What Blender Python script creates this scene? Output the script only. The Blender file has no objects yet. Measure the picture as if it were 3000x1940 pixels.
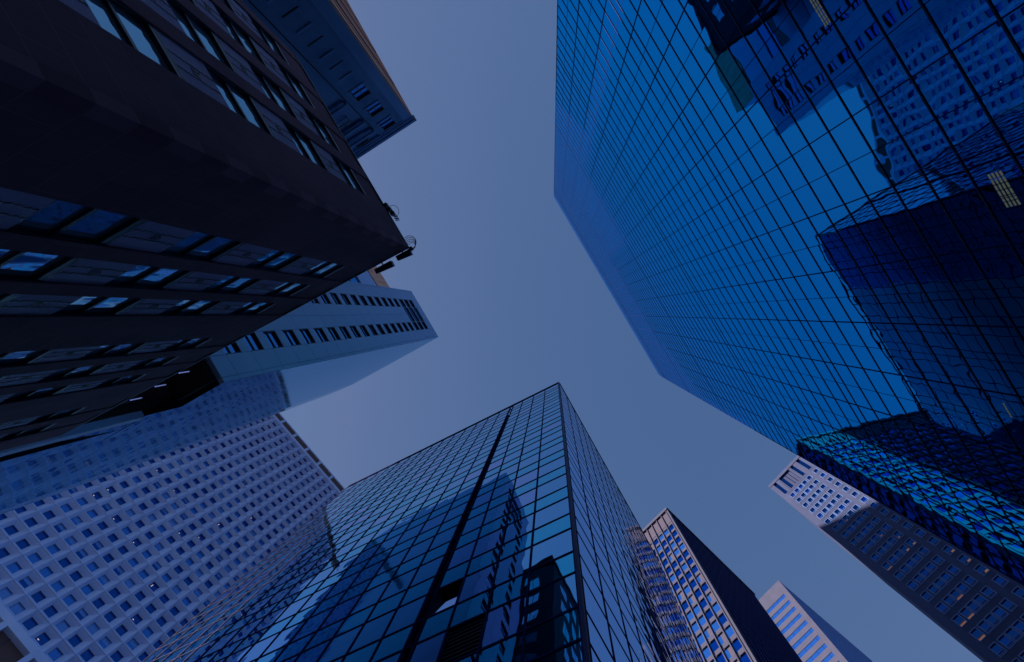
import bpy, math, random
from mathutils import Vector, Matrix
random.seed(7)
SC = bpy.context.scene
COL = SC.collection
R = math.radians

# ------------------------------------------------------------------ camera
FPX, CX, CY = 1400.0, 1500.0, 970.0           # focal length and centre, in pixels of a 3000 px wide picture
RIGHT = Vector((0.99658960, 0.0, 0.08251767))
DOWN = Vector((0.00306283, 0.99931092, -0.03699068))
FWD = Vector((-0.08246080, 0.03711726, 0.99590287))
cam = bpy.data.cameras.new('camera')
cam.sensor_width = 36.0
cam.lens = 36.0 * FPX / 3000.0
cam.clip_start = 0.05
cam.clip_end = 4000.0
camo = bpy.data.objects.new('camera', cam)
COL.objects.link(camo)
camo.matrix_world = Matrix(((RIGHT.x, -DOWN.x, -FWD.x, 0), (RIGHT.y, -DOWN.y, -FWD.y, 0),
                            (RIGHT.z, -DOWN.z, -FWD.z, 0), (0, 0, 0, 1)))
SC.camera = camo
GROUND = -1.6                                  # the camera stands at eye height over the pavement

# ------------------------------------------------------------------ sky, sun, exposure
SUN_AZ, SUN_EL = R(183.5), R(23.0)
SKY_STRENGTH = 0.07
w = bpy.data.worlds.new('World')
SC.world = w
w.use_nodes = True
wn, wl = w.node_tree.nodes, w.node_tree.links
bg = wn['Background']
sky = wn.new('ShaderNodeTexSky')
sky.sky_type = 'NISHITA'
sky.sun_disc = False
sky.sun_elevation = SUN_EL
sky.sun_rotation = math.pi / 2 - SUN_AZ
sky.altitude = 0.0
sky.air_density = 1.0
sky.dust_density = 1.0
sky.ozone_density = 1.0
sep = wn.new('ShaderNodeSeparateColor')
cmb = wn.new('ShaderNodeCombineColor')
wl.new(sky.outputs[0], sep.inputs[0])
for k, (gain, power, cap) in enumerate(((0.755, 0.80, 1.15), (0.985, 0.50, 1.9), (1.78, 0.35, 5.0))):   # blue graded evening air
    c_ = wn.new('ShaderNodeMath'); c_.operation = 'MINIMUM'; c_.inputs[1].default_value = cap
    p = wn.new('ShaderNodeMath'); p.operation = 'POWER'; p.inputs[1].default_value = power
    g = wn.new('ShaderNodeMath'); g.operation = 'MULTIPLY'; g.inputs[1].default_value = gain
    wl.new(sep.outputs[k], c_.inputs[0]); wl.new(c_.outputs[0], p.inputs[0]); wl.new(p.outputs[0], g.inputs[0]); wl.new(g.outputs[0], cmb.inputs[k])
wl.new(cmb.outputs[0], bg.inputs[0])
bg.inputs[1].default_value = SKY_STRENGTH
sun = bpy.data.lights.new('sun', 'SUN')
sun.energy = 5.0
sun.angle = R(0.5)
sun.color = (1.0, 0.76, 0.74)
suno = bpy.data.objects.new('sun', sun)
COL.objects.link(suno)
sd = Vector((math.cos(SUN_EL) * math.cos(SUN_AZ), math.cos(SUN_EL) * math.sin(SUN_AZ), math.sin(SUN_EL)))
suno.rotation_euler = sd.to_track_quat('Z', 'Y').to_euler()
suno.location = sd * 300
SC.view_settings.view_transform = 'Standard'
SC.view_settings.look = 'None'
SC.view_settings.exposure = 1.0
SC.view_settings.gamma = 1.0
SC.view_settings.use_curve_mapping = False
SC.cycles.max_bounces = 8
SC.cycles.glossy_bounces = 5
SC.cycles.diffuse_bounces = 3
SC.cycles.caustics_reflective = False
SC.cycles.caustics_refractive = False
SC.cycles.use_denoising = True

# ------------------------------------------------------------------ helpers
def at(px, py, h):
    """The point at height h over the camera that is seen in pixel (px, py)."""
    d = RIGHT * (px - CX) + DOWN * (py - CY) + FWD * FPX
    d = d * (h / d.z)
    return Vector((d.x, d.y))

def project(p):
    z = p.dot(FWD)
    if z < 0.3:
        return None
    return (CX + p.dot(RIGHT) / z * FPX, CY + p.dot(DOWN) / z * FPX)

class MB:
    """Collects quads and boxes, becomes ONE mesh."""
    def __init__(self):
        self.v, self.f, self.m, self.mats, self.smooth = [], [], [], [], False
    def mi(self, mat):
        if mat not in self.mats:
            self.mats.append(mat)
        return self.mats.index(mat)
    def poly(self, pts, mat):
        n = len(self.v)
        self.v += [tuple(p) for p in pts]
        self.f.append(tuple(range(n, n + len(pts))))
        self.m.append(self.mi(mat))
    def hexa(self, p, mat):                    # p: 4 bottom points, 4 top points
        n = len(self.v)
        self.v += [tuple(q) for q in p]
        i = self.mi(mat)
        for f in ((0, 3, 2, 1), (4, 5, 6, 7), (0, 1, 5, 4), (1, 2, 6, 5), (2, 3, 7, 6), (3, 0, 4, 7)):
            self.f.append(tuple(n + k for k in f)); self.m.append(i)
    def box(self, x0, x1, y0, y1, z0, z1, mat):
        self.hexa(((x0, y0, z0), (x1, y0, z0), (x1, y1, z0), (x0, y1, z0),
                   (x0, y0, z1), (x1, y0, z1), (x1, y1, z1), (x0, y1, z1)), mat)
    def bow(self, x0, x1, z0, z1, y, bulge, tx, tz, mat, n=4):   # a pane bent a few millimetres, as real glass is
        b = len(self.v)
        i = self.mi(mat)
        for a in range(n + 1):
            for c in range(n + 1):
                u, t = a / n * 2 - 1, c / n * 2 - 1
                d = bulge * (1 - u * u) * (1 - t * t) + tx * u + tz * t
                self.v.append((x0 + (x1 - x0) * a / n, y + d, z0 + (z1 - z0) * c / n))
        for a in range(n):
            for c in range(n):
                q = b + a * (n + 1) + c
                self.f.append((q, q + 1, q + n + 2, q + n + 1)); self.m.append(i)
        self.smooth = True
    def tube(self, pts, r, mat, n=6):
        i = self.mi(mat)
        b = len(self.v)
        pts = [Vector(p) for p in pts]
        for k, p in enumerate(pts):
            t = (pts[min(k + 1, len(pts) - 1)] - pts[max(k - 1, 0)]).normalized()
            a = t.orthogonal().normalized(); c = t.cross(a)
            for j in range(n):
                q = p + (a * math.cos(j * 2 * math.pi / n) + c * math.sin(j * 2 * math.pi / n)) * r
                self.v.append(tuple(q))
        for k in range(len(pts) - 1):
            for j in range(n):
                j2 = (j + 1) % n
                self.f.append((b + k * n + j, b + k * n + j2, b + (k + 1) * n + j2, b + (k + 1) * n + j)); self.m.append(i)
    def add(self, other, ox=0, oy=0, oz=0):
        n = len(self.v)
        self.v += [(x + ox, y + oy, z + oz) for x, y, z in other.v]
        mp = [self.mi(mt) for mt in other.mats]
        self.f += [tuple(n + k for k in f) for f in other.f]
        self.m += [mp[k] for k in other.m]
        self.smooth = self.smooth or other.smooth
    def scale(self, f):
        self.v = [(x * f, y * f, z * f) for x, y, z in self.v]
        return self
    def mesh(self, name):
        me = bpy.data.meshes.new(name)
        me.from_pydata(self.v, [], self.f)
        for mt in self.mats:
            me.materials.append(mt)
        me.polygons.foreach_set('material_index', self.m)
        if self.smooth:
            me.polygons.foreach_set('use_smooth', [True] * len(self.f))
        me.update()
        return me

def link(name, me, parent=None, loc=(0, 0, 0), rz=0.0):
    o = bpy.data.objects.new(name, me)
    COL.objects.link(o)
    o.location = loc
    o.rotation_euler = (0, 0, rz)
    if parent is not None:
        o.parent = parent
    return o

def thing(name, label, cat, xy, z=GROUND, group=None):
    o = link(name, None, None, (xy[0], xy[1], z))
    o['label'] = label
    o['category'] = cat
    if group:
        o['group'] = group
    return o

def structure(name, mb):
    o = link(name, mb.mesh(name))
    o['kind'] = 'structure'
    return o

class Face:
    """A vertical wall plane: s runs along it, y outwards (+ towards the street), z = height over the camera."""
    def __init__(self, p0, p1, root):
        self.p0 = Vector(p0)
        self.u = (Vector(p1) - self.p0).normalized()
        self.len = (Vector(p1) - self.p0).length
        self.root = root
        self.ang = math.atan2(self.u.y, self.u.x)
        nrm = Vector((-self.u.y, self.u.x))
        self.o = 1.0 if nrm.dot(-self.p0) > 0 else -1.0      # +1: local +Y looks at the camera side
        self.n = nrm * self.o
    def loc(self, s=0.0, z=0.0, y=0.0):
        p = self.p0 + self.u * s + self.n * y
        return Vector((p.x - self.root.location.x, p.y - self.root.location.y, z - self.root.location.z))
    def world(self, s, z, y=0.0):
        p = self.p0 + self.u * s + self.n * y
        return Vector((p.x, p.y, z))
    def fix(self, mb):                                       # outward y -> local y
        if self.o < 0:
            mb.v = [(x, -y, z) for x, y, z in mb.v]
        return mb
    def part(self, name, mb, label=None):
        o = link(name, self.fix(mb).mesh(name), self.root, self.loc(), self.ang)
        if label:
            o['label'] = label
        return o

def flip(mb):
    q = MB()
    q.v = [(x, -y, z) for x, y, z in mb.v]; q.f = mb.f; q.m = mb.m; q.mats = mb.mats; q.smooth = mb.smooth
    return q

def area_px(face, s, z, wd, ht):
    pts = [project(face.world(s + a, z + b)) for a, b in ((0, 0), (wd, 0), (wd, ht), (0, ht))]
    if None in pts:
        return 0.0
    cx = sum(p[0] for p in pts) / 4; cy = sum(p[1] for p in pts) / 4
    if not (-30 < cx < 3030 and -30 < cy < 1970):
        return 0.0
    return abs(sum(pts[k][0] * pts[(k + 1) % 4][1] - pts[(k + 1) % 4][0] * pts[k][1] for k in range(4))) / 2

def repeat(root, name, entries, kinds, wd, ht, cap=100):
    """entries: (face, s, z, kind).  kinds[kind] = (MB main, [(sub name, MB sub), ...]) around the part's own origin.
    The largest in the picture become parts of their own, the rest one part of kind 'stuff'."""
    cache = {}
    ranked = sorted(entries, key=lambda e: -area_px(e[0], e[1], e[2], wd, ht))
    ranked = [e for e in ranked if area_px(e[0], e[1], e[2], wd, ht) > 0][:cap]
    chosen = set(id(e) for e in ranked)
    for e in ranked:
        face, s, z, k = e
        key = (k, face.o)
        if key not in cache:
            main, subs = kinds[k]
            fl = (lambda m: m) if face.o > 0 else flip
            cache[key] = (fl(main).mesh(name), [(sn, fl(sm).mesh(sn)) for sn, sm in subs])
        me, subs = cache[key]
        o = link(name, me, root, face.loc(s, z), face.ang)
        for sn, sme in subs:
            link(sn, sme, o)
    rest = [e for e in entries if id(e) not in chosen]
    faces = []
    for e in rest:
        if e[0] not in faces:
            faces.append(e[0])
    if not rest:
        return
    main_all, sub_all = MB(), {}
    f0 = faces[0]
    for face, s, z, k in rest:
        main, subs = kinds[k]
        ca, sa = math.cos(face.ang), math.sin(face.ang)
        lo = face.loc(s, z)
        def put(dst, src):
            q = MB()
            q.v = [(lo.x + x * ca - y * face.o * sa, lo.y + x * sa + y * face.o * ca, lo.z + zz) for x, y, zz in src.v]
            q.f, q.m, q.mats, q.smooth = src.f, src.m, src.mats, src.smooth
            dst.add(q)
        put(main_all, main)
        for sn, sm in subs:
            put(sub_all.setdefault(sn, MB()), sm)
    o = link(name, main_all.mesh(name), root)
    o['kind'] = 'stuff'
    for sn, mb in sub_all.items():
        q = link(sn, mb.mesh(sn), o)
        q['kind'] = 'stuff'

def prism(pts, z0, z1, mat, root):
    """A closed block over a ground outline (world xy), as a mesh relative to the root."""
    mb = MB()
    a = [(p[0] - root.location.x, p[1] - root.location.y) for p in pts]
    z0 -= root.location.z; z1 -= root.location.z
    n = len(a)
    for k in range(n):
        p, q = a[k], a[(k + 1) % n]
        mb.poly(((p[0], p[1], z0), (q[0], q[1], z0), (q[0], q[1], z1), (p[0], p[1], z1)), mat)
    mb.poly([(p[0], p[1], z1) for p in a], mat)
    mb.poly([(p[0], p[1], z0) for p in a], mat)
    return mb

# ------------------------------------------------------------------ materials
def nodes_of(name):
    m = bpy.data.materials.new(name)
    m.use_nodes = True
    nt = m.node_tree
    return m, nt, nt.nodes, nt.links, nt.nodes['Principled BSDF']

def noise_col(nt, c1, c2, scale, stretch=(1, 1, 1), detail=4.0, lo=0.35, hi=0.65):
    n, l = nt.nodes, nt.links
    tc = n.new('ShaderNodeTexCoord'); mp = n.new('ShaderNodeMapping')
    mp.inputs['Scale'].default_value = stretch
    no = n.new('ShaderNodeTexNoise'); no.inputs['Scale'].default_value = scale; no.inputs['Detail'].default_value = detail
    cr = n.new('ShaderNodeValToRGB')
    cr.color_ramp.elements[0].position = lo; cr.color_ramp.elements[0].color = (*c1, 1)
    cr.color_ramp.elements[1].position = hi; cr.color_ramp.elements[1].color = (*c2, 1)
    l.new(tc.outputs['Object'], mp.inputs[0]); l.new(mp.outputs[0], no.inputs['Vector']); l.new(no.outputs[0], cr.inputs[0])
    return cr, no

def matte(name, c1, c2, scale=1.5, stretch=(1, 1, 0.25), rough=0.85, bump=0.0, spec=0.3):
    m, nt, n, l, b = nodes_of(name)
    cr, no = noise_col(nt, c1, c2, scale, stretch)
    l.new(cr.outputs[0], b.inputs['Base Color'])
    b.inputs['Roughness'].default_value = rough
    b.inputs['Specular IOR Level'].default_value = spec
    if bump:
        bp = n.new('ShaderNodeBump'); bp.inputs['Strength'].default_value = bump; bp.inputs['Distance'].default_value = 0.02
        l.new(no.outputs[0], bp.inputs['Height']); l.new(bp.outputs[0], b.inputs['Normal'])
    return m

def glass(name, tint, body, mirror=0.85, wave=0.0, wscale=0.6, stretch=(1, 1, 1), rough=0.0, f0=None, lo=0.40, hi=0.72, edge=None):
    """Coated facade glass: a tinted mirror over a dark, slightly hazy body."""
    m, nt, n, l, b = nodes_of(name)
    n.remove(b)
    out = n['Material Output']
    gl = n.new('ShaderNodeBsdfPrincipled')
    gl.inputs['Metallic'].default_value = 1.0
    gl.inputs['Base Color'].default_value = (*tint, 1)
    gl.inputs['Roughness'].default_value = rough
    gl.inputs['Specular Tint'].default_value = (*(edge or (0.35 + 0.65 * tint[0], 0.6 + 0.4 * tint[1], 1)), 1)
    if f0 is not None:                                         # weaker mirror when looked at square on, as real panes are
        lw = n.new('ShaderNodeLayerWeight'); lw.inputs['Blend'].default_value = 0.5
        rp = n.new('ShaderNodeValToRGB')
        rp.color_ramp.elements[0].position = lo; rp.color_ramp.elements[0].color = (*[c * f0 for c in tint], 1)
        rp.color_ramp.elements[1].position = hi; rp.color_ramp.elements[1].color = (*tint, 1)
        l.new(lw.outputs['Facing'], rp.inputs[0]); l.new(rp.outputs[0], gl.inputs['Base Color'])
    di = n.new('ShaderNodeBsdfDiffuse')
    di.inputs['Color'].default_value = (*body, 1)
    mx = n.new('ShaderNodeMixShader')
    mx.inputs[0].default_value = mirror
    l.new(di.outputs[0], mx.inputs[1]); l.new(gl.outputs[0], mx.inputs[2]); l.new(mx.outputs[0], out.inputs[0])
    if wave:
        tc = n.new('ShaderNodeTexCoord'); mp = n.new('ShaderNodeMapping'); mp.inputs['Scale'].default_value = stretch
        no = n.new('ShaderNodeTexNoise'); no.inputs['Scale'].default_value = wscale; no.inputs['Detail'].default_value = 1.0
        bp = n.new('ShaderNodeBump'); bp.inputs['Strength'].default_value = 1.0; bp.inputs['Distance'].default_value = wave
        geo = n.new('ShaderNodeNewGeometry')
        l.new(geo.outputs['Position'], mp.inputs[0]); l.new(mp.outputs[0], no.inputs['Vector'])
        l.new(no.outputs[0], bp.inputs['Height']); l.new(bp.outputs[0], gl.inputs['Normal'])
    return m

def lamp_mat(name, col, strength):
    m, nt, n, l, b = nodes_of(name)
    b.inputs['Base Color'].default_value = (*col, 1)
    b.inputs['Emission Color'].default_value = (*col, 1)
    b.inputs['Emission Strength'].default_value = strength
    return m

M = {}
def blocks(m, w_, h_, dark=0.8, size=0.012):
    """Faint masonry joints multiplied into a wall colour (x along the wall, z up)."""
    nt = m.node_tree; n, l = nt.nodes, nt.links
    b = n['Principled BSDF']
    src = b.inputs['Base Color'].links[0].from_socket
    tc = n.new('ShaderNodeTexCoord'); sp = n.new('ShaderNodeSeparateXYZ'); cb = n.new('ShaderNodeCombineXYZ')
    l.new(tc.outputs['Object'], sp.inputs[0]); l.new(sp.outputs['X'], cb.inputs['X']); l.new(sp.outputs['Z'], cb.inputs['Y'])
    br = n.new('ShaderNodeTexBrick')
    br.inputs['Color1'].default_value = (1, 1, 1, 1); br.inputs['Color2'].default_value = (.86, .86, .88, 1); br.inputs['Mortar'].default_value = (dark, dark, dark, 1)
    br.inputs['Scale'].default_value = 1.0; br.inputs['Mortar Size'].default_value = size
    br.inputs['Brick Width'].default_value = w_; br.inputs['Row Height'].default_value = h_
    mx = n.new('ShaderNodeMix'); mx.data_type = 'RGBA'; mx.blend_type = 'MULTIPLY'; mx.inputs[0].default_value = 1.0
    l.new(cb.outputs[0], br.inputs['Vector']); l.new(src, mx.inputs[6]); l.new(br.outputs[0], mx.inputs[7]); l.new(mx.outputs[2], b.inputs['Base Color'])
    return m
M['brown_stone'] = blocks(matte('brown_stone', (0.19, 0.125, 0.19), (0.28, 0.18, 0.25), 0.8, (1, 1, 0.3), 0.9, 0.15), 1.1, 0.55, 1.5, 0.006)
M['spandrel'] = matte('mauve_terracotta', (0.38, 0.44, 0.78), (0.48, 0.53, 0.90), 2.4, (1, 1, 0.4), 0.7, 0.1)
M['dark_trim'] = matte('dark_trim', (0.010, 0.016, 0.040), (0.018, 0.026, 0.06), 3, (1, 1, 1), 0.4, 0, 0.6)
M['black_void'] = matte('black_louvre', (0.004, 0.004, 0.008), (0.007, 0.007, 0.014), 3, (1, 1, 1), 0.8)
M['old_glass'] = glass('old_window_glass', (0.50, 0.85, 1.0), (0.30, 0.62, 0.95), 0.62, 0.025, 2.6, (1, 1, 0.35))
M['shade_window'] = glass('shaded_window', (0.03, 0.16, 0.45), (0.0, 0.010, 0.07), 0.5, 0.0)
M['brick'] = matte('dark_brick', (0.020, 0.020, 0.040), (0.032, 0.030, 0.055), 2, (1, 1, 1), 0.9)
M['dim_glass'] = glass('dim_window_glass', (0.10, 0.22, 0.42), (0.01, 0.02, 0.05), 0.6, 0.02, 0.9)
M['tower_glass'] = glass('blue_tower_glass', (0.03, 0.50, 1.0), (0.0, 0.012, 0.12), 0.93, 0.0042, 0.9, (1, 1, 1), 0.0, 0.72, 0.2, 0.7)
M['teal_vision'] = glass('teal_vision_glass', (0.16, 0.56, 0.92), (0.0, 0.08, 0.16), 0.92, 0.006, 0.8, edge=(1, 1, 1))
M['violet_vision'] = glass('violet_vision_glass', (0.30, 0.52, 0.96), (0.01, 0.06, 0.18), 0.92, 0.006, 0.8, edge=(1, 1, 1))
M['side_glass'] = glass('side_curtain_glass', (0.58, 0.78, 1.0), (0.0, 0.015, 0.07), 0.96, 0.02, 0.9, (1, 1, 1), 0.0, 0.08, 0.45, 0.74, (0.62, 0.78, 1.0))
M['teal_spandrel'] = glass('teal_spandrel_glass', (0.02, 0.62, 0.92), (0.0, 0.10, 0.18), 0.92, 0.006, 0.8, edge=(1, 1, 1))
M['pale_glass'] = glass('pale_curtain_glass', (0.40, 0.68, 0.95), (0.04, 0.34, 0.52), 0.66, 0.008, 0.35, (1, 1, 3.0), 0.05, 0.15, 0.5, 0.86)
M['mullion'] = matte('navy_mullion', (0.004, 0.014, 0.11), (0.006, 0.018, 0.15), 2, (1, 1, 1), 0.8, 0, 0.1)
M['steel_mullion'] = matte('steel_mullion', (0.006, 0.018, 0.13), (0.009, 0.024, 0.17), 2, (1, 1, 1), 0.5, 0, 0.3)
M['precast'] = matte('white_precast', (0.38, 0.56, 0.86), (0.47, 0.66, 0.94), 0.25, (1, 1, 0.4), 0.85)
M['precast_joint'] = matte('precast_joint', (0.06, 0.07, 0.12), (0.09, 0.10, 0.16), 1, (1, 1, 1), 0.9)
M['louvre_brown'] = matte('brown_louvre', (0.085, 0.06, 0.06), (0.12, 0.085, 0.085), 6, (0.2, 1, 8), 0.8)
M['window_dark'] = glass('deep_blue_window', (0.03, 0.18, 0.55), (0.0, 0.02, 0.20), 0.45, 0.0)
M['window_mid'] = glass('mid_blue_window', (0.08, 0.32, 0.80), (0.02, 0.12, 0.45), 0.5, 0.0)
M['window_pale'] = glass('pale_blue_window', (0.16, 0.40, 0.80), (0.10, 0.25, 0.60), 0.35, 0.0)
M['metal_panel'] = matte('pale_metal_panel', (0.22, 0.50, 0.92), (0.27, 0.56, 0.97), 0.2, (1, 1, 0.4), 0.42, 0, 0.5)
M['metal_joint'] = matte('panel_joint', (0.05, 0.07, 0.15), (0.06, 0.09, 0.18), 1, (1, 1, 1), 0.8)
M['bronze_panel'] = matte('bronze_panel', (0.10, 0.08, 0.09), (0.14, 0.11, 0.12), 0.3, (1, 1, 1), 0.5)
M['strip_glass'] = glass('strip_window_glass', (0.10, 0.42, 0.85), (0.0, 0.05, 0.2), 0.8, 0.004, 1.0)
M['limestone'] = blocks(matte('grey_limestone', (0.11, 0.32, 0.58), (0.16, 0.41, 0.70), 0.5, (1, 1, 0.35), 0.9, 0.2), 1.6, 0.8, 0.85, 0.01)
M['limestone_pale'] = matte('pale_limestone', (0.16, 0.40, 0.70), (0.21, 0.48, 0.80), 0.5, (1, 1, 0.35), 0.9, 0.15)
M['warm_lit_stone'] = matte('warm_lit_stone', (0.66, 0.40, 0.27), (0.85, 0.55, 0.38), 1.2, (1, 1, 0.15), 0.85)  # warm tan stands in for sunlight bounced off the glass tower opposite
M['brick_dark'] = matte('dark_reveal', (0.03, 0.022, 0.025), (0.05, 0.035, 0.04), 2, (1, 1, 1), 0.9)
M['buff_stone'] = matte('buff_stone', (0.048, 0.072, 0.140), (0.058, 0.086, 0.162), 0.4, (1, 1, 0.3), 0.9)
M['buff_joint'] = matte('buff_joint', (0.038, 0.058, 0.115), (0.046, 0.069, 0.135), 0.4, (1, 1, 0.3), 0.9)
M['pale_frame'] = matte('pale_window_frame', (0.10, 0.20, 0.42), (0.13, 0.24, 0.48), 3, (1, 1, 1), 0.4)
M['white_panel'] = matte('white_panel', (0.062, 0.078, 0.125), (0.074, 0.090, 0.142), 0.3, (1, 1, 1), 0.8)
M['grey_louvre'] = matte('grey_louvre', (0.07, 0.07, 0.10), (0.09, 0.09, 0.13), 2, (1, 1, 6), 0.7)
M['navy_cladding'] = matte('navy_cladding', (0.004, 0.010, 0.07), (0.007, 0.016, 0.095), 1, (1, 1, 1), 0.8, 0, 0.1)
M['amber_lamp'] = lamp_mat('amber_lit_blind', (1.0, 0.42, 0.12), 0.16)
M['warm_lamp'] = lamp_mat('warm_ceiling_lamp', (1.0, 0.72, 0.50), 0.26)
M['cool_lamp'] = lamp_mat('cool_tube_lamp', (0.25, 0.35, 0.9), 0.20)
M['uplight'] = lamp_mat('warm_uplight', (1.0, 0.75, 0.42), 0.5)
M['office_lamp'] = lamp_mat('office_ceiling_lamp', (0.62, 0.66, 0.42), 0.035)
M['cable'] = matte('black_cable', (0.008, 0.012, 0.03), (0.012, 0.018, 0.04), 3, (1, 1, 1), 0.5)
M['blue_spandrel'] = matte('blue_spandrel', (0.03, 0.17, 0.62), (0.04, 0.21, 0.70), 0.3, (1, 1, 1), 0.4, 0, 0.5)
M['asphalt'] = matte('asphalt', (0.085, 0.075, 0.07), (0.12, 0.105, 0.095), 2.0, (1, 1, 1), 0.9, 0.2)

# ------------------------------------------------------------------ ground
mb = MB(); mb.poly(((-1500, -1500, GROUND), (1500, -1500, GROUND), (1500, 1500, GROUND), (-1500, 1500, GROUND)), M['asphalt'])
structure('ground', mb)

# ================================================================== right: tall glass slab that mirrors the street
HC = 95.0
c0, c1 = at(1622.6, 577.0, HC), at(1929.9, 1098.7, HC)
slab = thing('glass_slab_tower', 'tall deep blue mirror glass tower on the right, reflecting sky and neighbours', 'tower', c0)
FC = Face(c0, c1, slab)
LC = FC.len
NB, BW = 30, LC / 30
back = -FC.n * 20.0
slab_body = prism([c0 - FC.n * 0.06, c1 - FC.n * 0.06, c1 + back, c0 + back], GROUND, HC - 0.02, M['navy_cladding'], slab)
link('tower_body', slab_body.mesh('tower_body'), slab)
zl = [28.42]
while zl[-1] < HC - 3.2:
    n = len(zl)
    zl.append(zl[-1] + (0.77 if n % 12 == 0 else 1.323))
up = list(zl)
dn = [27.65]
while dn[-1] > 0.5:
    dn.append(dn[-1] - 1.323)
zl = dn[::-1] + up
rnd = random.Random(3)
kinds = {}
def pane_kind(wd, ht, mat, g=0.02, bulge=0.0012, tilt=0.0010):
    m_ = MB()
    m_.bow(g, wd - g, g, ht - g, 0.0, rnd.uniform(-0.2, 1) * bulge, rnd.gauss(0, tilt), rnd.gauss(0, tilt), mat)
    return (m_, [])
ents = []
for j in range(len(zl) - 1):
    ht = zl[j + 1] - zl[j]
    tag = 't' if ht > 1 else 'n'
    for i in range(NB):
        k = (tag, rnd.randrange(8))
        if k not in kinds:
            kinds[k] = pane_kind(BW, 1.323 if tag == 't' else 0.77, M['tower_glass'], 0.015)
        ents.append((FC, i * BW, zl[j], k))
repeat(slab, 'glass_pane', ents, kinds, BW, 1.32)
mb = MB(); mb.box(0, LC, -0.05, 0.0, zl[-1], HC, M['tower_glass']); FC.part('parapet_band', mb)
for i in range(NB + 1):
    mb = MB()
    strong = i % 2 == 0
    wd, dp = (0.021, 0.025) if strong else (0.010, 0.010)
    mb.box(i * BW - wd, i * BW + wd, -0.04, dp, GROUND, zl[-1], M['mullion'])
    FC.part('mullion', mb)
for j, z in enumerate(zl):
    mb = MB()
    mb.box(0, LC, -0.04, 0.028, z - 0.024, z + 0.024, M['steel_mullion'])
    FC.part('transom', mb)

def on_slab(px, py):
    d = RIGHT * (px - CX) + DOWN * (py - CY) + FWD * FPX
    t = c0.dot(FC.n) / (d.x * FC.n.x + d.y * FC.n.y)
    return (Vector((d.x * t, d.y * t)) - c0).dot(FC.u), d.z * t
def lamp_row(x, y, n, ln):                              # a louvred ceiling lamp in a lit room: short tubes side by side
    s0, z0 = on_slab(x, y)
    mb = MB()
    for k in range(n):
        for q in range(6):
            sa = s0 + q * ln / 6
            zz = z0 - k * 0.11
            mb.poly([(sa, 0.004, zz), (sa + ln / 7, 0.004, zz), (sa + ln / 7, 0.004, zz - .065), (sa, 0.004, zz - .065)], M['office_lamp'])
    FC.part('ceiling_lamp', mb)
for x, y, n, ln in ((2892, 512, 4, 1.05), (2372, 2, 3, 1.0), (2936, 1180, 1, 0.6)):
    lamp_row(x, y, n, ln)

# ================================================================== centre: glass office block seen corner on
HB = 51.3
b0 = at(1637.7, 1119.8, HB)
block = thing('glass_office_block', 'teal glass office block with its sharp corner pointing up, lower middle', 'building', b0)
FBL = Face(b0, at(1020, 1425, HB), block)
FBR = Face(b0, at(1878, 1550, HB), block)
LBL, LBR = 26.6, 21.5
bl1, br1 = b0 + FBL.u * LBL, b0 + FBR.u * LBR
inn = -(FBL.n + FBR.n) * 0.8
mbp = prism([b0 + inn, bl1 - FBL.n * 0.8, bl1 + FBR.u * LBR * 0.8, br1 - FBR.n * 0.8], GROUND, HB - 0.05, M['mullion'], block)
link('block_body', mbp.mesh('block_body'), block)
zb, q_ = [10.75 - 2.84 * 4], 0
while zb[-1] < HB - 1.0:
    zb.append(zb[-1] + (1.22 if q_ % 2 == 0 else 1.62)); q_ += 1
sl = [0.10, 1.66, 3.0, 4.32, 5.42, 5.80, 7.08]
while sl[-1] < LBL - 1:
    sl.append(sl[-1] + 1.37)
kinds, ents, louv, vent = {}, [], [], []
rnd = random.Random(11)
for j in range(len(zb) - 1):
    ht = zb[j + 1] - zb[j]
    for i in range(len(sl) - 1):
        wd = sl[i + 1] - sl[i]
        if abs(sl[i] - 5.42) < 0.01:
            continue
        if i == 2 and abs(zb[j] - 11.97) < 0.05:
            louv.append((sl[i], zb[j], wd, ht)); continue
        if i == 3 and abs(zb[j] - 14.81) < 0.05:
            vent.append((sl[i], zb[j], wd, ht)); continue
        if i in (2, 3) and abs(zb[j] - 49.2) < 0.9 and ht < 1.4:
            louv.append((sl[i], zb[j], wd, ht)); continue
        k = (round(wd, 1), round(ht, 1), rnd.randrange(5))
        if k not in kinds:
            kinds[k] = pane_kind(wd, ht, (M['violet_vision'] if k[2] < 1 else M['teal_vision']) if ht > 1.4 else M['teal_spandrel'], 0.03, 0.0015, 0.0012)
        ents.append((FBL, sl[i], zb[j], k))
sr = [0.12]
while sr[-1] < LBR - 1:
    sr.append(sr[-1] + 1.55)
for j in range(len(zb) - 1):
    ht = zb[j + 1] - zb[j]
    for i in range(len(sr) - 1):
        k = ('r', round(ht, 1), rnd.randrange(5))
        if k not in kinds:
            kinds[k] = pane_kind(1.55, ht, M['side_glass'], 0.03, 0.0015, 0.0012)
        ents.append((FBR, sr[i], zb[j], k))
repeat(block, 'glass_pane', ents, kinds, 1.4, 1.5)
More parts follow.
